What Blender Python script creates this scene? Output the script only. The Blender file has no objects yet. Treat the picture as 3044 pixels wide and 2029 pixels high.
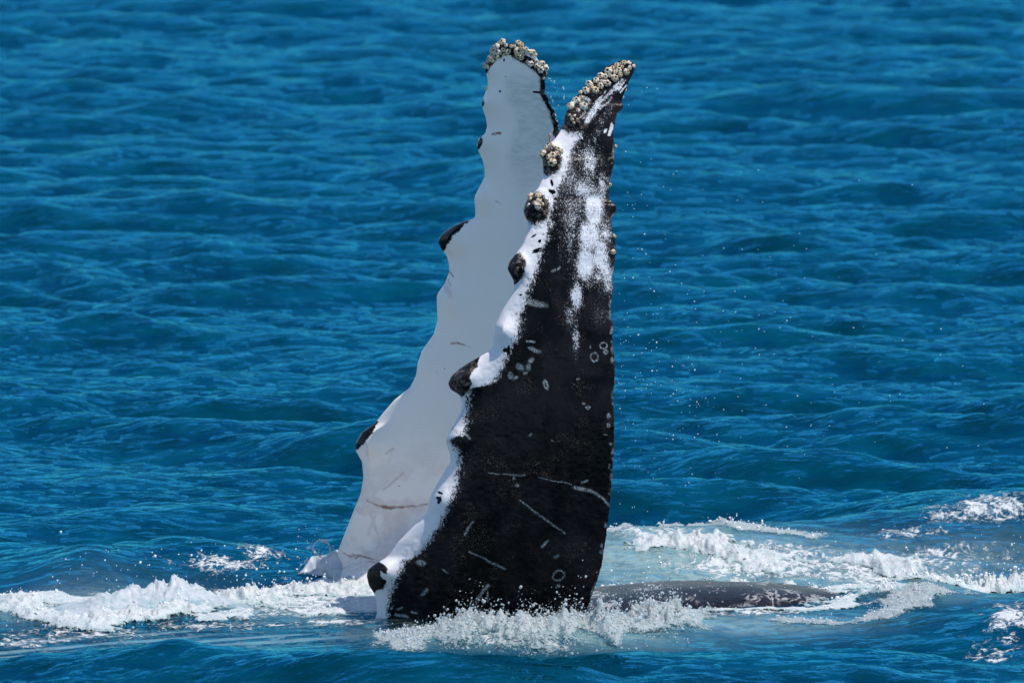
import bpy, math
import numpy as np
from mathutils import Vector

rng = np.random.default_rng(7)
SC = bpy.context.scene
COL = SC.collection

# ------------------------------------------------------------------ camera
CAM = np.array([0.0, -84.0, 8.5])
FOC = 400.0
K = 36.0 / 3044.0 / FOC
PITCH = math.radians(4.380)
cp, sp = math.cos(PITCH), math.sin(PITCH)
FWD = np.array([0.0, cp, -sp]); UPV = np.array([0.0, sp, cp])
cd = bpy.data.cameras.new('camera'); cam = bpy.data.objects.new('camera', cd); COL.objects.link(cam)
cam.location = CAM.tolist(); cam.rotation_euler = (math.pi / 2 - PITCH, 0, 0)
cd.lens = FOC; cd.sensor_width = 36.0; cd.clip_start = 1.0; cd.clip_end = 30000.0
cd.dof.use_dof = True; cd.dof.focus_distance = 84.6; cd.dof.aperture_fstop = 5.2
SC.camera = cam

# ------------------------------------------------------------------ light
SUN = np.array([0.42, -0.10, 0.90]); SUN /= np.linalg.norm(SUN)
w = bpy.data.worlds.new('World'); SC.world = w; w.use_nodes = True
nt = w.node_tree; nt.nodes.clear()
sky = nt.nodes.new('ShaderNodeTexSky'); sky.sky_type = 'NISHITA'; sky.sun_disc = False
sky.sun_elevation = math.asin(SUN[2]); sky.sun_rotation = math.atan2(SUN[0], SUN[1])
sky.air_density = 1.0; sky.dust_density = 0.0; sky.ozone_density = 3.0
bgn = nt.nodes.new('ShaderNodeBackground'); bgn.inputs['Strength'].default_value = 0.12
ow = nt.nodes.new('ShaderNodeOutputWorld')
nt.links.new(sky.outputs[0], bgn.inputs[0]); nt.links.new(bgn.outputs[0], ow.inputs[0])
sl = bpy.data.lights.new('sun', 'SUN'); sl.energy = 3.7; sl.angle = math.radians(0.53); sl.color = (1.0, 0.96, 0.90)
so = bpy.data.objects.new('sun', sl); COL.objects.link(so)
so.rotation_euler = Vector(SUN.tolist()).to_track_quat('Z', 'Y').to_euler()
SC.view_settings.view_transform = 'Standard'; SC.view_settings.look = 'None'
SC.view_settings.exposure = 0.36; SC.view_settings.gamma = 1.0
try: SC.view_settings.use_curve_mapping = False
except Exception: pass
SC.cycles.max_bounces = 8; SC.cycles.transparent_max_bounces = 48
SC.cycles.sample_clamp_direct = 12.0; SC.cycles.sample_clamp_indirect = 4.0

# ------------------------------------------------------------------ helpers
def at(px, py, Y):
    """world point on the line of sight through a photo pixel at world depth y = Y"""
    px = np.asarray(px, float); py = np.asarray(py, float); Y = np.asarray(Y, float)
    a = (px - 1522.0) * K; b = -(py - 1014.5) * K
    dy = cp + b * sp; dz = -sp + b * cp
    t = (Y - CAM[1]) / dy
    return np.stack([a * t + 0 * dy, Y + 0 * t, CAM[2] + dz * t], -1)
def ground(px, py, z=0.0):
    px = np.asarray(px, float); py = np.asarray(py, float)
    a = (px - 1522.0) * K; b = -(py - 1014.5) * K
    t = (z - CAM[2]) / (-sp + b * cp)
    return a * t, CAM[1] + (cp + b * sp) * t
def project(x, y, z):
    dx = x; dy = y - CAM[1]; dz = z - CAM[2]
    dep = dy * FWD[1] + dz * FWD[2]
    return 1522.0 + dx / dep / K, 1014.5 - (dy * UPV[1] + dz * UPV[2]) / dep / K

_perm = rng.integers(0, 2**31, 4096)
def _h(ix, iy, seed):
    n = (ix * 374761393 + iy * 668265263 + seed * 1274126177) & 0x7fffffff
    n = ((n ^ (n >> 13)) * 1274126177) & 0x7fffffff
    return ((n ^ (n >> 16)) & 0xffff) / 65535.0
def vnoise(x, y, seed=0):
    x = np.asarray(x, float); y = np.asarray(y, float)
    ix = np.floor(x).astype(np.int64); iy = np.floor(y).astype(np.int64)
    fx = x - ix; fy = y - iy
    fx = fx * fx * fx * (fx * (fx * 6 - 15) + 10); fy = fy * fy * fy * (fy * (fy * 6 - 15) + 10)
    a = _h(ix, iy, seed); b = _h(ix + 1, iy, seed); c = _h(ix, iy + 1, seed); d = _h(ix + 1, iy + 1, seed)
    return (a * (1 - fx) + b * fx) * (1 - fy) + (c * (1 - fx) + d * fx) * fy
def fbm(x, y, seed=0, octv=4, gain=0.5):
    s = 0; a = 1.0; t = 0
    c, q = math.cos(0.7), math.sin(0.7)
    for o in range(octv):
        s = s + a * vnoise(x, y, seed + o * 17); t += a; a *= gain
        x, y = (x * c - y * q) * 2.03 + 5.3, (x * q + y * c) * 2.03 + 1.7
    return s / t
def sstep(a, b, x):
    t = np.clip((x - a) / (b - a), 0, 1); return t * t * (3 - 2 * t)
def polydist(px, py, pts, ys=1.0):
    """distance to a polyline (y stretched by ys) and the interpolated extra values at the nearest point"""
    pts = np.asarray(pts, float); best = np.full(np.shape(px), 1e9); nx = pts.shape[1] - 2
    ext = np.zeros(np.shape(px) + (nx,)) if nx else None
    for i in range(len(pts) - 1):
        ax, ay = pts[i, 0], pts[i, 1] * ys; bx, by = pts[i + 1, 0], pts[i + 1, 1] * ys
        vx, vy = bx - ax, by - ay; L = vx * vx + vy * vy + 1e-9
        t = np.clip(((px - ax) * vx + (py * ys - ay) * vy) / L, 0, 1)
        d = np.hypot(px - ax - t * vx, py * ys - ay - t * vy)
        m = d < best; best = np.where(m, d, best)
        if nx:
            e = pts[i, 2:] + t[..., None] * (pts[i + 1, 2:] - pts[i, 2:])
            ext = np.where(m[..., None], e, ext)
    return (best, ext) if nx else best
def gauss(px, py, cx, cy, rx, ry, ang=0):
    c, s = math.cos(math.radians(ang)), math.sin(math.radians(ang))
    dx = px - cx; dy = py - cy
    return np.exp(-(((dx * c + dy * s) / rx) ** 2 + ((-dx * s + dy * c) / ry) ** 2))

def mesh_from(name, verts, quads, mat=None, parent=None, attrs=None, uv=None, matidx=None, mats=None, smooth=True, tris=None):
    me = bpy.data.meshes.new(name)
    nv = len(verts); quads = np.asarray(quads, np.int32).reshape(-1, 4) if quads is not None else np.zeros((0, 4), np.int32)
    tris = np.asarray(tris, np.int32).reshape(-1, 3) if tris is not None else np.zeros((0, 3), np.int32)
    me.vertices.add(nv); me.vertices.foreach_set('co', np.asarray(verts, np.float32).ravel())
    nl = quads.size + tris.size; me.loops.add(nl)
    me.loops.foreach_set('vertex_index', np.concatenate([quads.ravel(), tris.ravel()]).astype(np.int32))
    nf = len(quads) + len(tris); me.polygons.add(nf)
    ls = np.concatenate([np.arange(len(quads)) * 4, quads.size + np.arange(len(tris)) * 3]).astype(np.int32)
    me.polygons.foreach_set('loop_start', ls)
    if matidx is not None: me.polygons.foreach_set('material_index', np.asarray(matidx, np.int32))
    me.polygons.foreach_set('use_smooth', np.full(nf, smooth))
    for k, v in (attrs or {}).items():
        if v.ndim == 1:
            a = me.attributes.new(k, 'FLOAT', 'POINT'); a.data.foreach_set('value', v.astype(np.float32))
        else:
            a = me.attributes.new(k, 'FLOAT_COLOR', 'POINT'); a.data.foreach_set('color', v.astype(np.float32).ravel())
    me.update(calc_edges=True); me.validate()
    for m in (mats or ([mat] if mat else [])): me.materials.append(m)
    o = bpy.data.objects.new(name, me); COL.objects.link(o)
    if parent: o.parent = parent
    return o
def grid_quads(nr, nc, off=0, wrap=False):
    i = np.arange(nr - 1)[:, None]; j = np.arange(nc if wrap else nc - 1)[None, :]
    j2 = (j + 1) % nc
    q = np.stack([i * nc + j, (i + 1) * nc + j, (i + 1) * nc + j2, i * nc + j2], -1)
    return q.reshape(-1, 4) + off

class NT:
    def __init__(s, name):
        s.m = bpy.data.materials.new(name); s.m.use_nodes = True; s.t = s.m.node_tree; s.t.nodes.clear()
        s.out = s.t.nodes.new('ShaderNodeOutputMaterial')
    def n(s, kind, **kw):
        nd = s.t.nodes.new(kind)
        for k, v in kw.items():
            if k.startswith('_'): setattr(nd, k[1:], v)
        for k, v in kw.items():
            if k.startswith('_'): continue
            k2 = k.replace('__', ' ')
            inp = nd.inputs[int(k2[1:])] if k2[0] == 'i' and k2[1:].isdigit() else nd.inputs[k2]
            if isinstance(v, bpy.types.NodeSocket): s.t.links.new(v, inp)
            else: inp.default_value = v
        return nd
    def math(s, op, a, b=0.0, c=0.0, clamp=False):
        return s.n('ShaderNodeMath', _operation=op, _use_clamp=clamp, i0=a, i1=b, i2=c).outputs[0]
    def ramp(s, x, lo, hi, a=0.0, b=1.0):
        return s.n('ShaderNodeMapRange', _interpolation_type='SMOOTHSTEP', i0=x, i1=lo, i2=hi, i3=a, i4=b).outputs[0]
    def mix(s, f, a, b):
        nd = s.t.nodes.new('ShaderNodeMix'); nd.data_type = 'RGBA'
        for i, v in ((0, f), (6, a), (7, b)):
            if isinstance(v, bpy.types.NodeSocket): s.t.links.new(v, nd.inputs[i])
            else: nd.inputs[i].default_value = v
        return nd.outputs[2]
    def attr(s, name): return s.n('ShaderNodeAttribute', _attribute_name=name)
    def noise(s, vec, scale, detail=3.0, rough=0.5, dist=0.0):
        return s.n('ShaderNodeTexNoise', Vector=vec, Scale=scale, Detail=detail, Roughness=rough, Distortion=dist).outputs[0]
    def mapping(s, vec, scale=(1, 1, 1), rot=(0, 0, 0)):
        return s.n('ShaderNodeMapping', Vector=vec, Scale=scale, Rotation=rot).outputs[0]
    def pos(s): return s.n('ShaderNodeTexCoord').outputs['Object']
    def sepc(s, c):
        nd = s.n('ShaderNodeSeparateColor', i0=c); return nd.outputs
    def finish(s, sh): s.t.links.new(sh, s.out.inputs[0]); return s.m

# ------------------------------------------------------------------ materials
def mat_water():
    t = NT('sea_water'); P = t.pos()
    aer = t.attr('aer').outputs['Fac']; clr = t.attr('clr').outputs['Fac']; foam = t.attr('foam').outputs['Fac']
    # ripples
    m1 = t.mapping(P, (0.7, 1.0, 1.0), (0, 0, 0.25)); m2 = t.mapping(P, (0.75, 1.0, 1.0), (0, 0, -0.3))
    n1 = t.noise(m1, 5.5, 4.0, 0.55, 0.4); n2 = t.noise(m2, 16.0, 4.0, 0.6, 0.3)
    n0 = t.noise(t.mapping(P, (0.5, 1.0, 1.0), (0, 0, 0.1)), 2.3, 3.0, 0.5, 0.6)
    hh = t.math('ADD', t.math('MULTIPLY', n0, 0.11), t.math('ADD', t.math('MULTIPLY', n1, 0.052), t.math('MULTIPLY', n2, 0.020)))
    # wet white foam film, streaky
    f1 = t.noise(t.mapping(P, (1, 0.45, 1), (0, 0, 0.12)), 7.0, 7.0, 0.66, 1.1)
    f2 = t.noise(t.mapping(P, (1, 0.7, 1)), 22.0, 4.0, 0.65, 0.5)
    f3 = t.noise(t.mapping(P, (1, 0.5, 1), (0, 0, -0.1)), 5.5, 4.0, 0.6, 1.6)
    vein = t.math('SUBTRACT', 1.0, t.math('MULTIPLY', t.math('ABSOLUTE', t.math('SUBTRACT', f3, 0.5)), 12.0), clamp=True)
    fn = t.math('ADD', t.math('ADD', t.math('MULTIPLY', f1, 0.64), t.math('MULTIPLY', f2, 0.30)), t.math('MULTIPLY', vein, 0.12))
    thr = t.math('SUBTRACT', 0.765, t.math('MULTIPLY', foam, 0.43))
    fm = t.ramp(t.math('SUBTRACT', fn, thr), -0.03, 0.09)
    fm = t.math('MULTIPLY', fm, t.ramp(foam, 0.02, 0.12))
    hh2 = t.math('ADD', hh, t.math('MULTIPLY', fm, 0.02))
    bump = t.n('ShaderNodeBump', Strength=1.0, Distance=1.0, Height=hh2).outputs[0]
    murk = t.noise(P, 1.6, 3.0, 0.5)
    deep = t.mix(t.ramp(murk, 0.35, 0.7), (0.0002, 0.026, 0.044, 1), (0.0002, 0.048, 0.082, 1))
    an = t.noise(t.mapping(P, (1, 0.6, 1)), 7.0, 4.0, 0.6, 0.6)
    af = t.math('MULTIPLY', aer, t.ramp(an, 0.25, 0.65, 0.45, 1.15), clamp=True)
    bodyc = t.mix(af, deep, (0.25, 0.35, 0.325, 1))
    dif = t.n('ShaderNodeBsdfDiffuse', Color=bodyc).outputs[0]
    tr = t.n('ShaderNodeBsdfTransparent', Color=(0.74, 0.86, 0.88, 1)).outputs[0]
    base = t.n('ShaderNodeMixShader', i0=clr, i1=dif, i2=tr).outputs[0]
    glo = t.n('ShaderNodeBsdfGlossy', Color=(0.07, 0.56, 0.88, 1), Roughness=0.035, Normal=bump).outputs[0]
    fr = t.n('ShaderNodeFresnel', IOR=1.333, Normal=bump).outputs[0]
    wat = t.n('ShaderNodeMixShader', i0=fr, i1=base, i2=glo).outputs[0]
    fo = t.n('ShaderNodeBsdfPrincipled', Base__Color=(0.57, 0.59, 0.59, 1), Roughness=0.55, Normal=bump).outputs[0]
    return t.finish(t.n('ShaderNodeMixShader', i0=fm, i1=wat, i2=fo).outputs[0])

def mat_foam(name, col=(0.80, 0.82, 0.83, 1), holes=0.0, trans=0.0, rough=0.5, bs=0.016, hsc=17.0):
    t = NT(name); P = t.pos()
    n1 = t.noise(P, 45.0, 4.0, 0.65); n2 = t.noise(P, 14.0, 4.0, 0.6, 0.6)
    bump = t.n('ShaderNodeBump', Strength=1.0, Distance=1.0, Height=t.math('MULTIPLY', n1, bs)).outputs[0]
    ed = t.attr('edge').outputs['Fac']
    c = t.mix(t.math('ADD', t.ramp(n2, 0.35, 0.62, -0.35, 0.35), t.ramp(ed, 0.1, 0.9, 0.15, 0.85), clamp=True), (col[0] * 0.48, col[1] * 0.70, col[2] * 0.70, 1), col)
    b = t.n('ShaderNodeBsdfPrincipled', Base__Color=c, Roughness=rough, Normal=bump).outputs[0]
    if trans > 0:
        tl = t.n('ShaderNodeBsdfTranslucent', Color=c).outputs[0]
        b = t.n('ShaderNodeMixShader', i0=trans, i1=b, i2=tl).outputs[0]
    a = t.attr('edge').outputs['Fac']
    g = t.math('ADD', a, t.math('MULTIPLY', t.math('SUBTRACT', t.noise(t.mapping(P, (1, .6, 1.3)), hsc, 6.0, 0.7, 1.2), 0.5), 2.2 + holes))
    g = t.ramp(g, 0.12 + holes * 0.3, 0.34 + holes * 0.35)
    tr = t.n('ShaderNodeBsdfTransparent').outputs[0]
    return t.finish(t.n('ShaderNodeMixShader', i0=g, i1=tr, i2=b).outputs[0])

def mat_glass():
    t = NT('water_drop')
    g = t.n('ShaderNodeBsdfPrincipled', Base__Color=(0.90, 0.96, 0.97, 1), Roughness=0.04, IOR=1.33, Transmission__Weight=1.0).outputs[0]
    d = t.n('ShaderNodeBsdfPrincipled', Base__Color=(0.8, 0.84, 0.85, 1), Roughness=0.15).outputs[0]
    return t.finish(t.n('ShaderNodeMixShader', i0=0.45, i1=g, i2=d).outputs[0])
def mat_spray():
    t = NT('white_spray')
    return t.finish(t.n('ShaderNodeBsdfPrincipled', Base__Color=(0.85, 0.87, 0.88, 1), Roughness=0.2).outputs[0])

def mat_skin(name, kind):
    t = NT(name); P = t.pos()
    c = t.attr('mask'); r, g, b = t.sepc(c.outputs['Color'])[:3]; a = c.outputs['Alpha']
    fine = t.noise(P, 120.0, 5.0, 0.8)
    med = t.noise(t.mapping(P, (1, 1, 0.6)), 46.0, 5.0, 0.75)
    fn = t.math('ADD', t.math('MULTIPLY', fine, 0.5), t.math('MULTIPLY', med, 0.5))
    dark = t.ramp(t.math('ADD', r, t.math('MULTIPLY', t.math('SUBTRACT', fn, 0.5), 3.0)), 0.40, 0.60)
    tone = t.noise(P, 3.0, 4.0, 0.6)
    if kind == 'trunk':
        uvn = t.attr('suv').outputs['Vector']
        st = t.noise(t.mapping(uvn, (1.2, 9.0, 1)), 1.0, 5.0, 0.6, 0.5)
        white = t.mix(tone, (0.50, 0.47, 0.46, 1), (0.62, 0.60, 0.60, 1))
        black = t.mix(t.ramp(tone, 0.3, 0.7), (0.003, 0.002, 0.004, 1), (0.014, 0.009, 0.013, 1))
        sc = t.noise(t.mapping(P, (1.0, 0.6, 1.0)), 4.5, 5.0, 0.65, 1.2)
        web = t.ramp(t.math('ABSOLUTE', t.math('SUBTRACT', sc, 0.5)), 0.0, 0.06, 1.0, 0.0)
        web = t.math('MULTIPLY', web, t.ramp(t.noise(P, 3.1, 2.0, 0.5), 0.46, 0.6))
        wm = t.math('MAXIMUM', t.math('MULTIPLY', web, 0.65), t.ramp(t.math('ADD', g, t.math('SUBTRACT', st, 0.5)), 0.45, 0.62))
        col = t.mix(wm, black, white)
        hb = t.math('ADD', t.math('MULTIPLY', t.noise(P, 14.0, 4.0, 0.6), 0.02), t.math('MULTIPLY', t.noise(P, 70.0, 3.0, 0.6), 0.010))
        bump = t.n('ShaderNodeBump', Strength=1.0, Distance=1.0, Height=hb).outputs[0]
        return t.finish(t.n('ShaderNodeBsdfPrincipled', Base__Color=col, Roughness=0.25, Normal=bump, Specular__IOR__Level=0.08).outputs[0])
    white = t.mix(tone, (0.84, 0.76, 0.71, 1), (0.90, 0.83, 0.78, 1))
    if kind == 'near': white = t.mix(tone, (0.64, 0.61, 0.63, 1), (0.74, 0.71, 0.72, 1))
    # brown scars on the white skin
    bn = t.noise(P, 18.0, 3.0, 0.6)
    white = t.mix(t.math('MULTIPLY', a, t.ramp(bn, 0.2, 0.7, 0.5, 1.0)), white, (0.24, 0.075, 0.035, 1))
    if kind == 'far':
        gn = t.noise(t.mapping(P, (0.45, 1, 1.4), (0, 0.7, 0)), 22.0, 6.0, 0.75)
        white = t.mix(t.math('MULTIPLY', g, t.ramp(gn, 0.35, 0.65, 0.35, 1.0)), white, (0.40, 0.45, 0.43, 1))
    tb = t.noise(t.mapping(P, (1, 1, 0.7), (0, 0.4, 0)), 2.6, 8.0, 0.68, 0.6)
    black = t.mix(t.ramp(tb, 0.38, 0.68), (0.0010, 0.0010, 0.0012, 1), (0.013, 0.0105, 0.0125, 1))
    spk = t.ramp(t.noise(P, 150.0, 2.0, 0.6), 0.60, 0.70)
    spk = t.math('MULTIPLY', spk, t.ramp(t.noise(P, 5.0, 2.0, 0.5), 0.5, 0.7))
    black = t.mix(t.math('MULTIPLY', spk, 0.7), black, (0.34, 0.24, 0.17, 1))
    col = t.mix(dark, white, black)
    if kind == 'near':
        s1 = t.noise(t.mapping(P, (1, 1, 0.42), (0, 0.15, 0)), 130.0, 5.0, 0.8)
        s2 = t.noise(t.mapping(P, (1, 1, 0.6), (0, 0.15, 0)), 14.0, 5.0, 0.7)
        sn = t.math('ADD', t.math('MULTIPLY', s1, 0.72), t.math('MULTIPLY', s2, 0.28))
        wv = t.math('ADD', g, t.math('MULTIPLY', t.math('SUBTRACT', sn, 0.5), 3.6))
        mt = t.ramp(wv, 0.33, 0.76)
        mt = t.math('MULTIPLY', mt, t.ramp(g, 0.02, 0.15))
        col = t.mix(t.math('MULTIPLY', mt, 0.93), col, (0.70, 0.70, 0.74, 1))
    mk = t.math('MULTIPLY', b, t.ramp(t.noise(P, 110.0, 4.0, 0.75), 0.40, 0.62, 0.04, 0.62))
    col = t.mix(mk, col, (0.62, 0.66, 0.68, 1))
    pad = t.attr('pad').outputs['Fac']
    hb = t.math('ADD', t.math('MULTIPLY', t.noise(P, 45.0, 5.0, 0.7), t.math('MULTIPLY_ADD', dark, 0.0022, 0.0006)),
                t.math('MULTIPLY', t.math('MULTIPLY', t.noise(P, 38.0, 4.0, 0.7), 0.02), pad))
    bump = t.n('ShaderNodeBump', Strength=1.0, Distance=1.0, Height=hb).outputs[0]
    col = t.mix(t.math('MULTIPLY', pad, t.ramp(t.noise(P, 28.0, 3.0, 0.6), 0.5, 0.62)), col, (0.17, 0.12, 0.10, 1))
    return t.finish(t.n('ShaderNodeBsdfPrincipled', Base__Color=col, Roughness=0.20, Normal=bump, Specular__IOR__Level=0.11,
                        Subsurface__Weight=0.0).outputs[0])
def mat_barnacle():
    t = NT('barnacle_shell'); P = t.pos()
    v = t.attr('groove').outputs['Fac']
    n = t.noise(P, 60.0, 3.0, 0.6)
    rnd = t.n('ShaderNodeObjectInfo').outputs['Random']
    pale = t.mix(t.ramp(rnd, 0.0, 1.0), (0.98, 0.88, 0.74, 1), (0.88, 0.66, 0.42, 1))
    c = t.mix(t.math('MULTIPLY', v, 0.95), pale, (0.085, 0.050, 0.028, 1))
    c = t.mix(t.ramp(n, 0.52, 0.75, 0.0, 0.6), c, (0.40, 0.24, 0.09, 1))
    bump = t.n('ShaderNodeBump', Strength=0.6, Distance=0.01, Height=n).outputs[0]
    return t.finish(t.n('ShaderNodeBsdfPrincipled', Base__Color=c, Roughness=0.45, Normal=bump).outputs[0])
def mat_plain(name, col, rough=0.4):
    t = NT(name); n = t.noise(t.pos(), 40.0, 3.0, 0.6)
    c = t.mix(n, tuple(v * 0.7 for v in col[:3]) + (1,), col)
    return t.finish(t.n('ShaderNodeBsdfPrincipled', Base__Color=c, Roughness=rough).outputs[0])

M_WATER = mat_water(); M_FOAM = mat_foam('foam_white', (0.57, 0.58, 0.58, 1)); M_FROTH = mat_foam('froth_clear', (0.80, 0.83, 0.83, 1), 0.75, 0.35, 0.06, 0.035, 30.0)
M_SHEET = mat_foam('water_sheet', (0.70, 0.72, 0.76, 1), -2.1, 0.35, 0.35, 0.002)
M_GLASS = mat_glass(); M_SPRAY = mat_spray(); M_BARN = mat_barnacle()
M_NEAR = mat_skin('black_flipper_skin', 'near'); M_FAR = mat_skin('white_flipper_skin', 'far'); M_TRUNK = mat_skin('wet_body_skin', 'trunk')

# ------------------------------------------------------------------ whale trunk shape (needed by the sea)
# x, y, top z, radius along the spine, head end first
SP = np.array([[-9.0, -5.6, -1.6, .25], [-8.0, -4.9, -1.0, .75], [-6.5, -3.9, -.40, 1.15], [-5.2, -2.9, -0.07, 1.4], [-3.8, -1.95, -0.025, 1.55], [-2.5, -1.05, -0.005, 1.6],
               [-1.2, -0.1, -0.015, 1.6], [0, .80, 0.02, 1.5], [.9, 1.15, 0.13, 1.35], [1.5, 1.25, .17, 1.25], [2.1, 1.32, .11, 1.15], [2.6, 1.4, 0.09, 1.05],
               [3.4, 1.6, -.18, .95], [4.8, 2.1, -.6, .75], [6.5, 2.8, -1.1, .5], [7.6, 3.2, -1.5, .3]])
def spine(x):
    f = lambda k: np.interp(x, SP[:, 0], SP[:, k])
    # smoothed a little by averaging neighbours
    def g(k):
        return sum(np.interp(np.asarray(x) + d, SP[:, 0], SP[:, k]) for d in (-.5, -.25, 0, .25, .5)) / 5
    return g(1), g(2), g(3)
def body_top(x, y):
    yc, zt, r = spine(x)
    dyc = (spine(x + .1)[0] - spine(x - .1)[0]) / .2
    d = (y - yc) / np.sqrt(1 + dyc ** 2)
    q = 1 - np.abs(d / (r * 1.05)) ** 2.8
    z = zt - r * .9 + r * .9 * np.clip(q, 0, 1) ** (1 / 2.8)
    return np.where((q > 0) & (x > -8.8) & (x < 7.4), z, -9.0)

# ------------------------------------------------------------------ the sea surface
NW = 130
lam = np.exp(rng.uniform(math.log(0.24), math.log(8.0), NW))
th = rng.normal(0, 0.54, NW) - math.pi / 2 - 0.18
slope = 0.037 * np.where(lam < 0.7, 1.1, 1.0) * np.where((lam > 1.2) & (lam < 3.5), 1.12, 1.0) * np.where(lam > 4.5, .7, 1.0)
amp = slope * lam / (2 * math.pi); kk = 2 * math.pi / lam; ph = rng.uniform(0, 6.283, NW)
kxs = kk * np.cos(th); kys = kk * np.sin(th)
def sea_local(x, y):
    """bulges and hollows the whale makes, metres"""
    z = 0.0
    def G(px, py, h, sx, sy, a=0):
        gx, gy = ground(px, py); return h * gauss(x, y, gx, gy, sx, sy, a)
    z = z + G(2950, 1600, .26, 1.5, 1.5, 10) + G(1560, 1900, .10, .9, .45) + G(1950, 1860, .06, .5, .5)
    z = z + G(2730, 1795, .13, .35, .5) + (-1.0) * G(1300, 1960, .05, 1.8, .9) - G(2500, 1930, .05, 1.5, .8)
    z = z + G(240, 1740, .13, .45, 1.0) + G(2100, 1650, .05, .9, 1.2)
    return z
def sea_h(x, y, sp_=None):
    x = np.asarray(x, np.float64); y = np.asarray(y, np.float64)
    z = np.zeros(x.shape)
    wx = x + 0.5 * (vnoise(x * .35, y * .35, 3) - .5); wy = y + 0.9 * (vnoise(x * .3, y * .25, 4) - .5)
    patch = 0.55 + 0.9 * fbm(x * .22, y * .16, 9, 3)
    zs = np.zeros(x.shape)
    for i in range(NW):
        s = np.exp(0.8 * (np.sin(kxs[i] * wx + kys[i] * wy + ph[i]) - 1.0)) - 0.5
        if sp_ is not None:
            s = s * np.clip((lam[i] / sp_ - 2.0) / 2.0, 0, 1)
        if lam[i] < 1.2: zs += (amp[i] * 1.9) * s
        else: z += (amp[i] * 1.75) * s
    z = z + zs * patch
    calm = 1 - 0.76 * np.exp(-((x + .9) / 4.6) ** 4 - ((y - .1) / 3.6) ** 4)
    calm = calm * (1 - 0.8 * np.exp(-((x + 2.7) / 3.0) ** 6 - ((y + 1.5) / 2.6) ** 6))
    calm = calm * (1 - 0.5 * np.exp(-((x - 1.6) / 2.2) ** 4 - ((y - 4.0) / 3.6) ** 4))
    return z * calm + sea_local(x, y) * np.exp(-np.clip(np.abs(y) - 12, 0, 50))

AER = [(2050, 1690, 400, 60, 1.), (2500, 1710, 420, 50, .8), (1850, 1680, 150, 60, .95), (2200, 1860, 330, 26, .75), (1750, 1895, 330, 26, .75), (1400, 1905, 260, 20, .45), (520, 1900, 420, 30, .18),
       (900, 1820, 300, 40, .75), (350, 1800, 350, 40, .6), (1080, 1880, 110, 25, .5), (2800, 1790, 280, 30, .6), (2900, 1690, 260, 40, .45), (60, 1830, 200, 45, .5)]
FOAM = [(1950, 1650, 200, 22, .75), (2200, 1630, 220, 14, .55), (2250, 1690, 330, 30, .86), (2060, 1740, 330, 18, 1.0), (2620, 1700, 330, 30, .84), (2800, 1670, 300, 18, .62), (2920, 1615, 220, 24, .74),
        (2980, 1560, 160, 22, .64), (2700, 1640, 180, 16, .68), (2960, 1750, 160, 28, .9), (2700, 1750, 240, 22, .6), (2500, 1775, 160, 16, .6), (2250, 1832, 260, 9, .75), (2600, 1820, 160, 10, .5),
        (3000, 1880, 100, 44, .84), (2960, 1925, 110, 24, .66), (2980, 1840, 110, 16, .62), (600, 1775, 260, 34, .8), (900, 1795, 240, 50, .92), (1050, 1770, 150, 45, 1.0), (700, 1830, 260, 22, .62), (90, 1800, 180, 32, .85),
        (330, 1780, 160, 26, .5), (660, 1722, 200, 16, .72), (780, 1705, 110, 14, .7), (250, 1885, 330, 26, .66), (60, 1905, 160, 26, .68), (650, 1860, 300, 18, .66), (1000, 1850, 200, 18, .62),
        (1550, 1905, 260, 26, .75), (1800, 1880, 200, 26, .72), (1250, 1905, 130, 18, .4), (1900, 1600, 0.1, .1, 0)]
def field(lst, px, py):
    s = np.zeros(np.shape(px))
    for cx, cy, rx, ry, a in lst:
        s = np.maximum(s, a * gauss(px, py, cx, cy, rx, ry))
    return s

def build_sea():
    ys = [-30.0]; 
    while ys[-1] < -6.0: ys.append(ys[-1] + 0.25)
    while ys[-1] < 120.0:
        d = (ys[-1] + 84) / 84.0
        ys.append(ys[-1] + 0.055 * d * d)
    while ys[-1] < 14000: ys.append(ys[-1] + max(0.35, (ys[-1] - 118) * 0.09))
    pre = [-400, -300, -220, -160, -120, -90, -70, -55, -45, -38, -34]
    ys = np.array(pre + ys)
    u = list(np.arange(-5.0, 5.001, 0.0185)); g = []
    v = 5.0; st = .02
    while v < 12000: v += st; st *= (1.022 if v < 15 else 1.3); g.append(v)
    u = np.array([-q for q in g[::-1]] + u + g)
    Y, U = np.meshgrid(ys, u, indexing='ij')
    W = np.clip((Y + 84) / 84.0, 0.6, 2.6); X = U * W
    spy = np.gradient(ys)[:, None] + 0 * X; spx = np.gradient(u)[None, :] * W
    Z = sea_h(X, Y, np.maximum(spy * .8, spx))
    PX, PY = project(X, Y, 0 * X)
    near = (np.abs(X) < 9) & (Y > -7) & (Y < 12)
    aer = np.where(near, field(AER, PX, PY), 0); foam = np.where(near, field(FOAM, PX, PY), 0)
    bt = body_top(X, Y); dep = np.clip(Z - bt, 0, 9)
    clr = np.where(near, 0.98 * np.exp(-dep / 0.6), 0) * (1 - np.where(X > 0, .97, .6) * np.clip(aer * 1.4, 0, 1))
    V = np.stack([X, Y, Z], -1).reshape(-1, 3)
    o = mesh_from('water', V, grid_quads(len(ys), len(u))[:, ::-1], M_WATER, attrs={'aer': aer.ravel(), 'foam': foam.ravel(), 'clr': np.clip(clr, 0, 1).ravel()})
    o['kind'] = 'structure'
    return o
sea = build_sea()

# a seabed far below so that nothing shows through from the side
def build_bed():
    V = [[-12000, -500, -30], [12000, -500, -30], [12000, 15000, -30], [-12000, 15000, -30]]
    o = mesh_from('seabed', V, [[0, 1, 2, 3]], mat_plain('sand', (0.01, 0.05, 0.06, 1), .9)); o['kind'] = 'structure'
build_bed()

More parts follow.
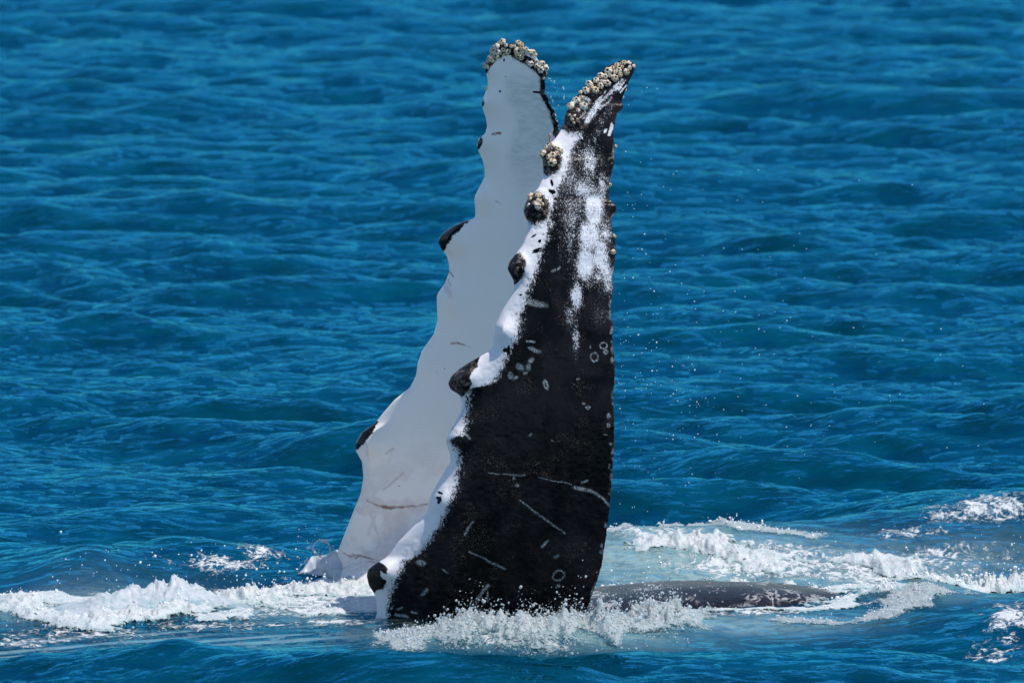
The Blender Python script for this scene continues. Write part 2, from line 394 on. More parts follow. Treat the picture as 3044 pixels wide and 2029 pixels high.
# ------------------------------------------------------------------ flippers
NL = [(181, 1845), (184, 1836), (189, 1825), (202, 1797), (222, 1780), (248, 1744), (276, 1723), (299, 1703), (319, 1690), (345, 1679), (365, 1677), (378, 1671), (396, 1662), (414, 1649), (434, 1628), (448, 1616), (462, 1610), (483, 1614), (511, 1615),
      (529, 1612), (556, 1602), (574, 1587), (584, 1572), (596, 1566), (622, 1556), (640, 1557), (655, 1567), (670, 1570), (694, 1567), (727, 1554), (751, 1536), (778, 1514), (799, 1508), (817, 1518), (835, 1527), (858, 1528),
      (884, 1515), (926, 1491), (968, 1471), (992, 1468), (1022, 1467), (1043, 1455), (1062, 1422), (1076, 1395), (1094, 1368), (1116, 1342), (1139, 1332), (1157, 1339), (1173, 1366), (1196, 1373), (1219, 1371), (1253, 1352), (1275, 1339),
      (1299, 1327), (1318, 1327), (1349, 1338), (1372, 1339), (1425, 1306), (1475, 1278), (1510, 1272), (1527, 1268), (1556, 1237), (1609, 1184), (1655, 1153), (1674, 1115), (1692, 1094), (1710, 1090), (1738, 1096), (1762, 1112), (1790, 1120), (1823, 1120), (1860, 1110), (1900, 1100), (2050, 1080)]
NR = [(181, 1872), (184, 1882), (190, 1887), (200, 1888), (215, 1884), (243, 1869), (268, 1860), (294, 1848), (306, 1850), (317, 1854), (326, 1848), (335, 1836), (363, 1828), (393, 1823), (415, 1824), (432, 1828), (457, 1825), (480, 1826), (500, 1822), (520, 1816), (556, 1810), (592, 1812), (604, 1822), (612, 1832), (625, 1834),
      (638, 1824), (649, 1817), (688, 1819), (706, 1828), (754, 1830), (787, 1826), (820, 1819), (854, 1823), (880, 1819), (911, 1814), (944, 1816), (968, 1822), (1010, 1819), (1070, 1826), (1106, 1828), (1175, 1822), (1220, 1825), (1257, 1826), (1334, 1825), (1390, 1821), (1456, 1817), (1548, 1807), (1609, 1800), (1686, 1787), (1752, 1766), (1799, 1748), (1850, 1732), (1900, 1720), (2050, 1690)]
FL = [(132, 1490), (140, 1473), (150, 1463), (166, 1454), (184, 1444), (202, 1440), (217, 1445), (238, 1450), (258, 1450), (284, 1440), (307, 1432), (324, 1435), (350, 1444), (375, 1448), (396, 1443), (411, 1426), (429, 1417), (449, 1422), (472, 1433), (499, 1441), (526, 1441), (545, 1432), (556, 1425), (583, 1412), (595, 1410),
      (625, 1413), (645, 1413), (652, 1405), (658, 1380), (670, 1350), (691, 1320), (706, 1306), (721, 1303), (739, 1311), (760, 1328), (787, 1335), (811, 1335), (841, 1323), (868, 1304), (881, 1298), (911, 1299), (950, 1301), (992, 1290), (1043, 1254), (1079, 1242), (1118, 1236), (1151, 1219), (1188, 1172), (1223, 1142), (1257, 1115), (1284, 1077), (1315, 1058), (1338, 1057), (1372, 1076), (1418, 1080), (1464, 1073),
      (1521, 1050), (1579, 1027), (1628, 1008), (1687, 989), (1734, 977), (1790, 962), (1850, 940), (2050, 900)]
FR = [(132, 1545), (138, 1560), (151, 1575), (169, 1593), (187, 1606), (207, 1622), (225, 1624), (238, 1620), (258, 1622), (276, 1619), (302, 1632), (330, 1648), (355, 1653), (388, 1662), (450, 1672), (550, 1672), (700, 1655), (850, 1625), (1000, 1585), (1150, 1535), (1300, 1490), (1450, 1450), (1600, 1420), (1720, 1400), (1850, 1390), (2050, 1390)]
NL, NR, FL, FR = map(np.array, (NL, NR, FL, FR))
def edge(E, py):
    d = (-4, -2, 0, 2, 4)
    return sum(np.interp(py + q, E[:, 0], E[:, 1]) for q in d) / 5
def naca(u):
    u = np.clip(u, 0, 1)
    return (0.2969 * np.sqrt(u) - .126 * u - .3516 * u ** 2 + .2843 * u ** 3 - .1015 * u ** 4) / 0.1 * 0.5 + 0.02 * u * (1 - u)

# tubercles: px, py, radius px, height m
NT_ = [(1705, 350, 36, .05), (1638, 470, 34, .06), (1592, 612, 36, .07), (1540, 790, 38, .07), (1495, 985, 48, .06), (1372, 1118, 55, .09), (1352, 1305, 45, .05), (1310, 1490, 60, .05), (1130, 1700, 55, .10)]
FT_ = [(1452, 200, 30, .04), (1450, 300, 36, .04), (1440, 425, 40, .05), (1430, 590, 45, .05), (1340, 705, 50, .08), (1325, 890, 60, .05), (1255, 1080, 60, .04), (1090, 1320, 60, .07)]

def near_center(py, u):
    s = np.clip((1880 - py) / 1700.0, -0.2, 1.05)
    L = edge(NL, py); R = edge(NR, py)
    chord = (R - L) * K * 84.0
    rot = 0.02 + 0.34 * sstep(0.35, 0.9, s)
    return 0.02 - 0.32 * s + 1.33 * np.clip(s, 0, 2) ** 2.8 - (0.45 - u) * chord * rot, L, R, chord, s
def far_center(py, u):
    s = np.clip((1740 - py) / 1600.0, -0.2, 1.05)
    L = edge(FL, py); R = edge(FR, py); chord = (R - L) * K * 86.6
    return 2.62 - 0.26 * s - 0.62 * np.clip(s, 0, 2) ** 1.5 - (u - 0.5) * chord * 0.08, L, R, chord, s

PADS_N = [(1705, 352, 34, 36), (1636, 478, 30, 36), (1594, 618, 34, 40), (1535, 795, 24, 36), (1362, 1130, 38, 34), (1118, 1712, 34, 50)]
def near_front(px, py, u):
    yc, L, R, chord, s = near_center(py, u)
    T = 0.05 + 0.12 * (1 - np.clip(s, 0, 1)) ** 0.8
    T = np.minimum(T, chord * 0.22 + 0.012)
    b = 0
    for cx, cy, r, h in NT_: b = b + h * gauss(px, py, cx, cy, r * .8, r * .75)
    padm = 0
    for cx, cy, rx, ry in PADS_N[:4]: padm = np.maximum(padm, gauss(px, py, cx, cy, rx * 1.1, ry * 1.1))
    b = b + padm * 0.035 * (fbm(px * .11, py * .11, 51, 3, .6) - .3)
    ei = naca(u)
    # tendon-like undulation
    b = b + 0.012 * (fbm(px * .012, py * .006, 31, 3) - .5) * np.clip(u * 8, 0, 1)
    b = b + 0.004 * (fbm(px * .09, py * .09, 33, 2) - .5)
    return yc - T * ei - b * np.clip(u * 14, 0, 1), yc + T * ei
def far_front(px, py, u):
    yc, L, R, chord, s = far_center(py, u)
    T = 0.05 + 0.11 * (1 - np.clip(s, 0, 1)) ** 0.8
    T = np.minimum(T, chord * 0.22 + 0.012)
    b = 0
    for cx, cy, r, h in FT_: b = b + h * gauss(px, py, cx, cy, r, r)
    # flare of the root towards the chest, right of a slanting line
    nx, ny = 160.0, 260.0; ln = math.hypot(nx, ny)
    d = ((px - 955) * nx + (py - 1722) * ny) / ln
    fl = np.log1p(np.exp(np.clip(d / 9.0, -30, 30))) * 9.0
    b = b + 0.0048 * fl
    b = b + 0.010 * (fbm(px * .01, py * .007, 71, 3) - .5) * np.clip(u * 8, 0, 1)
    return yc - T * naca(u) - b * np.clip(u * 14, 0, 1), yc + T * naca(u)

def flipper(kind):
    if kind == 'near':
        rows = np.concatenate([np.arange(181, 1900, 2.6), np.arange(1900, 2051, 15)]); nf, nb = 200, 36; front = near_front; EL, ER = NL, NR
    else:
        rows = np.concatenate([np.arange(132, 1760, 3.2), np.arange(1760, 2051, 15)]); nf, nb = 130, 30; front = far_front; EL, ER = FL, FR
    lin = np.linspace(0, 1, nf); cs = (1 - np.cos(np.pi * lin)) / 2; uf = 0.72 * lin + 0.28 * cs
    uf = np.where(lin < .04, uf * (lin / .04) ** .6, uf)
    uf = np.sort(uf)
    ub = np.linspace(1, 0, nb + 2)[1:-1]; ub = ub ** 1.4
    U = np.concatenate([uf, ub])[None, :] + 0 * rows[:, None]; PY = rows[:, None] + 0 * U
    isb = (np.arange(U.shape[1]) >= nf)[None, :] & (U > -1)
    L = edge(EL, PY); R = edge(ER, PY)
    # ragged trailing edge
    rag = 2.2 if kind == 'near' else np.where(PY < 470, 6.0, 1.0)
    R = R + rag * (fbm(PY * .085, 0 * PY + 3, 91, 3, .6) - .5) * 2 * np.clip((PY - 200) / 60, 0, 1)
    PX = L + (R - L) * U
    yf, yb = front(PX, PY, U)
    Y = np.where(isb, yb, yf)
    # keep the two skins from touching at the thin trailing edge
    V = at(PX, PY, Y)
    nr, nc = U.shape
    Vf = V.reshape(-1, 3)
    q = grid_quads(nr, nc, wrap=True)
    # cap the tip by collapsing to centre vertices
    cpt = V[0].mean(0) + np.array([0, 0, 0.006]); Vf = np.vstack([Vf, cpt]); ci = len(Vf) - 1
    j = np.arange(nc); tr = np.stack([np.full(nc, ci), j, (j + 1) % nc], -1)
    return Vf, q, tr, np.append(PX.ravel(), 1850), np.append(PY.ravel(), rows[0]), np.append(U.ravel(), .5), np.append(isb.ravel(), False)

# boundary of the dark upper side on the near flipper (py, px)
DB = np.array([(181, 1740), (250, 1690), (300, 1650), (365, 1620), (384, 1640), (388, 1722), (400, 1722), (430, 1709), (460, 1692), (499, 1689), (529, 1677), (568, 1656), (604, 1644), (640, 1636), (685, 1632), (721, 1620), (754, 1608), (787, 1600), (820, 1588), (869, 1569), (905, 1560), (944, 1548), (980, 1541), (1016, 1530), (1040, 1512), (1070, 1500), (1100, 1492),
               (1133, 1470), (1146, 1440), (1154, 1396), (1175, 1392), (1220, 1388), (1265, 1383), (1292, 1374), (1304, 1338), (1316, 1338), (1330, 1356), (1361, 1366), (1395, 1364), (1441, 1356), (1487, 1341), (1525, 1321), (1567, 1302), (1605, 1276), (1644, 1245), (1667, 1199), (1705, 1187), (1739, 1168), (1762, 1162), (1799, 1155), (1837, 1152), (1869, 1143), (2050, 1110)])
def seg(px, py, x0, y0, x1, y1, wd):
    return np.clip(1.6 - polydist(px, py, [(x0, y0), (x1, y1)]) / wd, 0, 1)
def ring(px, py, cx, cy, rx, ry, wd, ang=0):
    c, s = math.cos(math.radians(ang)), math.sin(math.radians(ang)); dx = px - cx; dy = py - cy
    r = np.hypot((dx * c + dy * s) / rx, (-dx * s + dy * c) / ry)
    return np.clip(1.5 - np.abs(r - 1) * min(rx, ry) / wd, 0, 1)
def blob(px, py, cx, cy, rx, ry, ang=0):
    c, s = math.cos(math.radians(ang)), math.sin(math.radians(ang)); dx = px - cx; dy = py - cy
    return np.clip(2.0 - 1.6 * np.hypot((dx * c + dy * s) / rx, (-dx * s + dy * c) / ry), 0, 1)
def inside(px, py, poly):
    poly = np.asarray(poly, float); m = np.zeros(np.shape(px), bool)
    for i in range(len(poly)):
        x0, y0 = poly[i]; x1, y1 = poly[(i + 1) % len(poly)]
        c = ((y0 > py) != (y1 > py)) & (px < (x1 - x0) * (py - y0) / (y1 - y0 + 1e-9) + x0); m ^= c
    return m
def polyfield(px, py, poly, soft=8.0):
    d = polydist(px, py, list(poly) + [poly[0]]); sgn = np.where(inside(px, py, poly), 1, -1)
    return np.clip(0.5 + sgn * d / (2 * soft), 0, 1)

def near_masks(px, py, u, back):
    px = px + 7 * (fbm(px * .05, py * .05, 141, 3) - .5); py = py + 7 * (fbm(px * .05 + 9, py * .05, 142, 3) - .5)
    db = np.interp(py, DB[:, 0], DB[:, 1])
    dark = np.clip(0.5 + (px - db) / 60.0, -.3, 1.5)
    pad = np.zeros(px.shape)
    for cx, cy, rx, ry in PADS_N[:4]:
        g = np.clip(1.55 - np.hypot((px - cx) / rx, (py - cy) / ry), 0, 1); dark = np.maximum(dark, g * 1.3); pad = np.maximum(pad, np.clip(g * 1.5, 0, 1))
    P4 = [(1424, 1062), (1420, 1088), (1400, 1100), (1394, 1120), (1402, 1140), (1392, 1158), (1375, 1176), (1330, 1175), (1310, 1140), (1350, 1070)]
    g = polyfield(px, py, P4, 6); dark = np.maximum(dark, g * 1.4); pad = np.maximum(pad, np.where(py > 1095, g, g * .3))
    P6 = [(1128, 1668), (1150, 1690), (1148, 1702), (1128, 1694), (1130, 1712), (1150, 1728), (1140, 1748), (1120, 1752), (1105, 1770), (1070, 1740), (1070, 1690), (1100, 1665)]
    dark = np.maximum(dark, polyfield(px, py, P6, 6) * 1.3)
    for a in ((1641, 545, 4, 12, -20), (1643, 570, 14, 4, 20), (1548, 877, 6, 3, 0), (1512, 1040, 5, 16, 10), (1505, 1042, 10, 6, 0), (1308, 1463, 9, 3, 35), (1305, 1487, 5, 13, 15), (1300, 1480, 4, 5, 0), (1604, 717, 5, 5, 0), (1535, 835, 9, 12, 40), (1596, 740, 16, 3, -18), (1592, 747, 14, 3, -18), (1585, 700, 10, 3, -25)):
        dark = np.maximum(dark, blob(px, py, *a) * 1.2)
    # white wedge near the tip
    mott = np.zeros(px.shape)
    for cx, cy, rx, ry, a in [(1750, 480, 34, 60, .50), (1740, 560, 50, 50, .50), (1764, 622, 26, 45, 1.15), (1752, 700, 30, 50, .9), (1742, 780, 28, 60, .85), (1785, 760, 30, 90, .65), (1700, 630, 40, 60, .42), (1715, 885, 18, 45, .8), (1805, 820, 20, 60, .6),
                              (1790, 560, 22, 60, .5), (1712, 1010, 12, 60, .45), (1697, 930, 22, 50, .3), (1700, 720, 50, 90, .28), (1690, 440, 20, 60, .3), (1790, 930, 30, 40, .25), (1800, 700, 20, 60, .55), (1700, 540, 40, 50, .4)]:
        mott = np.maximum(mott, a * gauss(px, py, cx, cy, rx, ry)) + 0.12 * a * gauss(px, py, cx, cy, rx, ry)
    for x0, y0, x1, y1, wd, a in ((1852, 238, 1832, 262, 8, .5), (1826, 268, 1780, 305, 8, .55), (1778, 314, 1755, 343, 13, .62), (1752, 345, 1744, 362, 8, .7), (1735, 290, 1750, 300, 7, .5), (1818, 370, 1812, 400, 6, .9), (1800, 385, 1798, 392, 5, .9), (1812, 320, 1760, 420, 14, .3)):
        mott = np.maximum(mott, a * np.clip(1.4 - polydist(px, py, [(x0, y0), (x1, y1)]) / wd, 0, 1))
    for i in range(34):
        k = rng.uniform(0, 1); x0 = 1856 - 112 * k + rng.uniform(-16, 16); y0 = 232 + 118 * k + rng.uniform(-12, 16); L_ = rng.uniform(10, 34)
        mott = np.maximum(mott, rng.uniform(.3, .62) * np.clip(1.4 - polydist(px, py, [(x0, y0), (x0 - L_ * .68, y0 + L_ * .72)]) / rng.uniform(1.5, 4), 0, 1))
    mott = np.clip(mott, 0, .78) * (px > db - 10)
    mk = np.zeros(px.shape)
    for r in ((1660.5, 1708.5, 17, 14.5, 1.7, -30), (1793, 1027, 10.5, 10.5, 1.6), (1767, 1061, 11, 12, 1.6), (1800, 1047, 5, 5, 2), (1748, 1210, 5, 4, 1.8, -20), (1622, 1142, 5, 12, 2.0, -10), (1808, 1264, 4, 4, 2), (1808, 1235, 3, 6, 1.5, 20)):
        mk = np.maximum(mk, ring(px, py, *r))
    for s_ in ((1545, 1485, 1610, 1535, 1.7), (1610, 1535, 1680, 1585, 2.0), (1395, 1638, 1440, 1660, 1.5), (1440, 1660, 1501, 1692, 2.2), (1612, 1626, 1629, 1607, 2.6), (1418, 1780, 1452, 1738, 3.2), (1255, 1766, 1269, 1752, 4), (1177, 1826, 1213, 1832, 3.2), (1222, 1818, 1240, 1820, 1.8), (1315, 1690, 1330, 1702, 1.5),
               (1385, 1585, 1405, 1550, 1.6), (1380, 1590, 1392, 1565, 1.5), (1567, 1014, 1588, 1017, 2.2), (1385, 1290, 1395, 1302, 3.0), (1453, 1406, 1560, 1412, 1.0), (1600, 1418, 1700, 1438, 1.1), (1708, 1448, 1760, 1460, 4.0), (1760, 1460, 1790, 1478, 3.0), (1790, 1478, 1808, 1500, 3.0), (1730, 1435, 1745, 1428, 2.2), (1450, 1760, 1452, 1790, 1.4),
               (1715, 1128, 1722, 1125, 1.8), (1570, 1295, 1578, 1290, 1.6), (1400, 1800, 1430, 1812, 1.2), (1180, 1810, 1195, 1806, 2)):
        mk = np.maximum(mk, seg(px, py, *s_) * .95)
    for b_ in ((1592, 902, 34, 10, 10, ), (1590, 1040, 20, 6, 18), (1578, 1070, 7, 10, 20), (1570, 1090, 8, 9, 0), (1546, 1090, 13, 9, 35), (1516, 1116, 8, 9, 0), (1530, 1122, 10, 5, -20), (1560, 1108, 8, 4, -10), (1251, 1672, 14, 9, 10), (1736, 1197, 5, 4, 0), (1529, 1419, 3, 5, 0), (1539, 1441, 5, 5, 0), (1655, 1652, 8, 4, -25), (1659, 1742, 5, 5, 0),
                (1811, 1235, 6, 5, 0), (1814, 1318, 4, 4, 0), (1820, 1070, 5, 9, 10), (1817, 985, 4, 7, 15), (1822, 1345, 3, 5, 0), (1812, 1385, 3, 6, 0), (1645, 803, 8, 4, -30), (1660, 798, 7, 3, -40), (1800, 1560, 4, 8, 0), (1790, 1620, 4, 6, 0), (1787, 1640, 5, 6, 0), (1800, 1290, 5, 2, 0), (1640, 1310, 3, 3, 0), (1755, 1030, 2, 5, 0)):
        mk = np.maximum(mk, blob(px, py, *b_) * .95)
    # white flecks down the trailing edge
    R = edge(NR, py)
    ed = np.clip(1.5 - (R - px) / 5.0, 0, 1) * sstep(.5, .8, fbm(py * .05, px * .05, 77, 3))
    mk = np.maximum(mk, ed * .9 * (py > 420))
    brown = 0.35 * np.clip(1.4 - polydist(px, py, [(1345, 1270), (1362, 1290)]) / 4, 0, 1)
    m = np.stack([dark, mott, mk, brown], -1)
    m[back] = (0, 0, 0, 0)
    pad[back] = 0
    return m, pad
def far_masks(px, py, u, back):
    px = px + 7 * (fbm(px * .05, py * .05, 143, 3) - .5); py = py + 7 * (fbm(px * .05 + 9, py * .05, 144, 3) - .5)
    dark = np.zeros(px.shape); pad = np.zeros(px.shape)
    tipcurve = [(1440, 205), (1465, 172), (1480, 162), (1500, 140), (1520, 150), (1540, 170), (1570, 182), (1600, 205), (1622, 232), (1622, 250)]
    d = polydist(px, py, tipcurve); dark = np.maximum(dark, np.clip(1.25 - d / 15.0, 0, 1) * 1.2); pad = np.maximum(pad, np.clip(1.25 - d / 15, 0, 1))
    dark = np.maximum(dark, (py < 150) * 1.0)
    R = edge(FR, py)
    ed = np.clip(1.5 - (R - px) / 15.0, 0, 1) * (py > 220) * (py < 480) * 1.2; dark = np.maximum(dark, ed); pad = np.maximum(pad, ed)
    P = [(1395, 658), (1372, 674), (1345, 700), (1332, 722), (1318, 748), (1295, 730), (1295, 690), (1340, 655)]
    dark = np.maximum(dark, polyfield(px, py, P, 7) * 1.25)
    P = [(1122, 1252), (1105, 1285), (1085, 1310), (1062, 1334), (1045, 1330), (1050, 1290), (1100, 1250)]
    dark = np.maximum(dark, polyfield(px, py, P, 6) * 1.2)
    for a in ((1434, 303, 6, 14, 0), (1424, 425, 9, 22, 15), (1497, 180, 3, 5, 0), (1503, 226, 2, 3, 0), (1487, 272, 3, 3, 0), (1595, 275, 14, 3, 5), (1478, 320, 1.5, 1.5, 0), (1323, 1095, 1.5, 1.5, 0), (1402, 998, 1.5, 1.5, 0), (1186, 1443, 2, 1.5, 0)):
        dark = np.maximum(dark, blob(px, py, *a) * 1.2)
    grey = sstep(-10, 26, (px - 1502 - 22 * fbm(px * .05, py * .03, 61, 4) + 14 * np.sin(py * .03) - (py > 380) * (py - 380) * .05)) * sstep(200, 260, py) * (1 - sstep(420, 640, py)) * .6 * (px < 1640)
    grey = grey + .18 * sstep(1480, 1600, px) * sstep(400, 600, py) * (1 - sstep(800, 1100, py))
    brown = np.zeros(px.shape)
    def bl(pts, wd, a):
        nonlocal brown
        brown = np.maximum(brown, a * np.clip(1.35 - polydist(px, py, pts) / wd, 0, 1))
    bl([(1090, 1485), (1120, 1502), (1160, 1509), (1210, 1505), (1272, 1499)], 3.5, .55); bl([(1135, 1505), (1160, 1509), (1195, 1507)], 5, .9); bl([(1090, 1480), (1110, 1495)], 8, .25)
    bl([(1140, 1455), (1175, 1425), (1200, 1405)], 5, .28); bl([(1110, 1468), (1160, 1420)], 7, .16); bl([(1150, 1348), (1168, 1335)], 5, .25); bl([(1090, 1320), (1092, 1355)], 4, .25)
    bl([(1092, 1500), (1108, 1550), (1125, 1590)], 5, .22); bl([(1115, 1530), (1095, 1585)], 6, .18); bl([(1165, 1345), (1150, 1400)], 6, .12)
    for i in range(16):
        x0 = 1020 + i * 7.5 + rng.uniform(-8, 8); y0 = 1645 + i * 1.8 + rng.uniform(-9, 9); L_ = rng.uniform(15, 50)
        bl([(x0, y0), (x0 + L_, y0 + L_ * .28)], rng.uniform(1.2, 2.6), rng.uniform(.3, .7))
    for i in range(8):
        x0 = 985 + rng.uniform(0, 120); y0 = 1690 + rng.uniform(-10, 20); bl([(x0, y0), (x0 + 50, y0 - 24)], 1.8, .3)
    bl([(1342, 1022), (1358, 1017), (1380, 1023)], 2.6, .85); bl([(1375, 1020), (1400, 1032)], 1.8, .3); bl([(1466, 399), (1476, 397), (1486, 397)], 4, .9)
    bl([(1335, 803), (1346, 823)], 2.2, .6); bl([(1332, 830), (1340, 850)], 2, .5); bl([(1320, 840), (1340, 880)], 9, .15); bl([(1475, 600), (1492, 606)], 1.6, .4)
    bl([(1120, 1600), (1200, 1570)], 20, .12); bl([(1140, 1650), (1240, 1600)], 22, .14)
    brown = np.clip(brown * 1.5, 0, 1)
    brown = np.maximum(brown, .26 * sstep(1180, 1650, py) * sstep(.42, .62, fbm(px * .012, py * .02, 151, 5, .6)) + .07 * sstep(900, 1600, py))
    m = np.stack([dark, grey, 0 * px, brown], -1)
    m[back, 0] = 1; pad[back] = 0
    return m, pad

def trunk():
    ns, nc = 420, 200
    s = np.linspace(-9.0, 7.6, ns); a = np.linspace(0, 2 * np.pi, nc, endpoint=False)
    yc, zt, r = spine(s)
    dy = np.gradient(yc, s); nrm = 1 / np.sqrt(1 + dy ** 2)
    S, A = np.meshgrid(s, a, indexing='ij')
    rr = r[:, None] + 0 * A
    arc = A * 1.4
    # throat grooves along the belly ahead of the flippers
    gw = 0.13; gphase = ((A * 1.5 + .05 * fbm(S * .8, A * 3, 19, 2)) / gw) % 1.0
    groove = np.exp(-((gphase - .5) / .13) ** 2) * sstep(0.4, -1.2, S)
    topm = np.clip(np.sin(A), 0, 1)
    rr = rr - 0.03 * groove * topm + 0.015 * (fbm(S * 3, A * 5, 13, 3) - .5)
    ca = np.cos(A); sa = np.sin(A); ca = np.sign(ca) * np.abs(ca) ** .714; sa = np.sign(sa) * np.abs(sa) ** .714
    X = S + ca * rr * 1.05 * (-dy * nrm)[:, None]; Y = yc[:, None] + ca * rr * 1.05 * nrm[:, None]
    Z = (zt - r * .9)[:, None] + sa * rr * .9
    V = np.stack([X, Y, Z], -1).reshape(-1, 3)
    q = grid_quads(ns, nc, wrap=True)[:, ::-1]
    V = np.vstack([V, [[s[0] - .2, yc[0] - .1, zt[0] - .25], [s[-1] + .2, yc[-1], zt[-1] - .3]]])
    j = np.arange(nc); j2 = (j + 1) % nc
    tr = np.vstack([np.stack([np.full(nc, ns * nc), j, j2], -1), np.stack([np.full(nc, ns * nc + 1), (ns - 1) * nc + j2, (ns - 1) * nc + j], -1)])
    wht = (0.50 * sstep(-0.3, -1.2, S) + 0.12 * sstep(-1.5, -2.6, S)) - 0.75 * groove - 0.5 * sstep(1.75, 2.5, np.abs(A * 1.0 - 1.57) * 1.0 + 1.0 * (A > 3.14)) * (np.sin(A) < .3)
    m = np.stack([np.ones(S.shape), wht, 0 * S, 0 * S], -1).reshape(-1, 4); m = np.vstack([m, m[:2]])
    suv = np.stack([S, A * 1.5, 0 * S], -1).reshape(-1, 3); suv = np.vstack([suv, suv[:2]])
    return V, q, tr, m, suv

def build_whale():
    root = bpy.data.objects.new('humpback_whale', None); COL.objects.link(root); root.location = (0, 0, 0)
    root['label'] = 'humpback whale on its back, one black and one white flipper raised from the sea'; root['category'] = 'whale'
    Vs, Qs, Ts, Ms, Pd, mq, mt, Uv = [], [], [], [], [], [], [], []; off = 0
    tv, tq, tt, tm, suv = trunk()
    Vs.append(tv); Qs.append(tq + off); Ts.append(tt + off); Ms.append(tm); Pd.append(np.zeros(len(tv))); Uv.append(suv); mq.append(np.full(len(tq), 2)); mt.append(np.full(len(tt), 2)); off += len(tv)
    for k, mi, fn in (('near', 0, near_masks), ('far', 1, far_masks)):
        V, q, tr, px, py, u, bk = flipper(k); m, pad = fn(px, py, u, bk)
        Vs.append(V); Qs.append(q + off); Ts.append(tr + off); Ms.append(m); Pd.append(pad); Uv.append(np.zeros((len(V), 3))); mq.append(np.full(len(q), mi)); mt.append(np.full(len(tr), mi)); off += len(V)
    body = mesh_from('body', np.vstack(Vs), np.vstack(Qs), parent=root, attrs={'mask': np.vstack(Ms), 'pad': np.concatenate(Pd)},
                     matidx=np.concatenate(mq + mt), mats=[M_NEAR, M_FAR, M_TRUNK], tris=np.vstack(Ts))
    a = body.data.attributes.new('suv', 'FLOAT_VECTOR', 'POINT'); a.data.foreach_set('vector', np.vstack(Uv).astype(np.float32).ravel())
    return root, body
whale, body = build_whale()

# ------------------------------------------------------------------ barnacles
def barnacle_mesh(seed):
    r_ = np.random.default_rng(seed); n = 18; plates = 6
    prof = [(1.0, 0.0), (0.98, .28), (0.80, .62), (0.55, .86), (0.40, .92), (0.28, .84), (0.22, .30), (0.0, .25)]
    V = []; G = []
    ph_ = r_.uniform(0, 6.28); ew = 1 + r_.uniform(-.12, .12)
    for (r, h) in prof[:-1]:
        for k in range(n):
            a = 2 * math.pi * k / n; c = math.cos(plates * a + ph_)
            rr = r * (1 + .10 * c * (h > .05)) * (1 + r_.uniform(-.04, .04)); hh = h * (1 + .10 * c * (r > .3))
            V.append((math.cos(a) * rr * .5 * ew, math.sin(a) * rr * .5 / ew, hh * .46))
            g = max(0, -c) ** 2 * 1.0 if r > .42 else (1.0 if r < .29 else .25)
            G.append(g)
    V.append((0, 0, .11)); G.append(1.0); nr = len(prof) - 1
    q = grid_quads(nr, n, wrap=True)[:, ::-1]; j = np.arange(n); tr = np.stack([np.full(n, nr * n), (nr - 1) * n + j, (nr - 1) * n + (j + 1) % n], -1)
    me = mesh_from('barnacle', np.array(V), q, M_BARN, attrs={'groove': np.array(G)}, tris=tr)
    d = me.data; bpy.data.objects.remove(me); return d
BM = [barnacle_mesh(k) for k in range(5)]
def surf(kind, px, py):
    E1, E2, fr = (NL, NR, near_front) if kind == 'near' else (FL, FR, far_front)
    top = 183 if kind == 'near' else 134
    pyc = max(py, top); L = float(edge(E1, np.array(pyc))); R = float(edge(E2, np.array(pyc)))
    u = (px - L) / (R - L); uc = min(max(u, .02), .98); pxc = L + (R - L) * uc
    def pt(qx, qy):
        qy = max(qy, top); l = float(edge(E1, np.array(qy))); r = float(edge(E2, np.array(qy)))
        qq = min(max((qx - l) / (r - l), .005), .995)
        return at(qx, qy, float(fr(np.array(qx), np.array(qy), np.array(qq))[0]))
    p = pt(pxc, pyc); e = 4.0
    dx = pt(pxc + e, pyc) - pt(pxc - e, pyc); dz = pt(pxc, pyc - e) - pt(pxc, pyc + e)
    n = np.cross(dx, dz); n /= np.linalg.norm(n)
    if n[1] > 0: n = -n
    # off the silhouette: push out sideways
    off = np.array([(px - pxc), 0, -(py - pyc)]) * K * 84
    p = p + off + (np.array([0, 0.02, 0]) if np.linalg.norm(off) > 0 else 0)
    edgeness = np.array([px - (L + R) / 2, 0, 0]) / ((R - L) / 2) * .35
    up = np.array([0, 0, max(0, 1 - (pyc - top) / 25.0)]) * .8
    n = n + edgeness + up + off * 12; n /= np.linalg.norm(n)
    return p, n
nb = 0
def put_barnacle(kind, px, py, dia):
    global nb
    p, n = surf(kind, px, py)
    o = bpy.data.objects.new('barnacle', BM[nb % 5]); COL.objects.link(o); o.parent = body
    sz = dia * K * 85 * 1.12
    n = n + rng.normal(0, .16, 3); n /= np.linalg.norm(n)
    q = Vector(n.tolist()).to_track_quat('Z', 'Y'); o.rotation_mode = 'QUATERNION'
    from mathutils import Quaternion
    o.rotation_quaternion = q @ Quaternion((0, 0, 1), rng.uniform(0, 6.28))
    o.location = (p - n * sz * .05).tolist(); o.scale = (sz, sz, sz * rng.uniform(.9, 1.3)); nb += 1
Z1 = lambda l: [(1300 + a * .2551, 100 + b * .2551, d * .2551) for a, b, d in l]
Z2 = lambda l: [(1200 + a * .2998, 400 + b * .2998, d * .2998) for a, b, d in l]
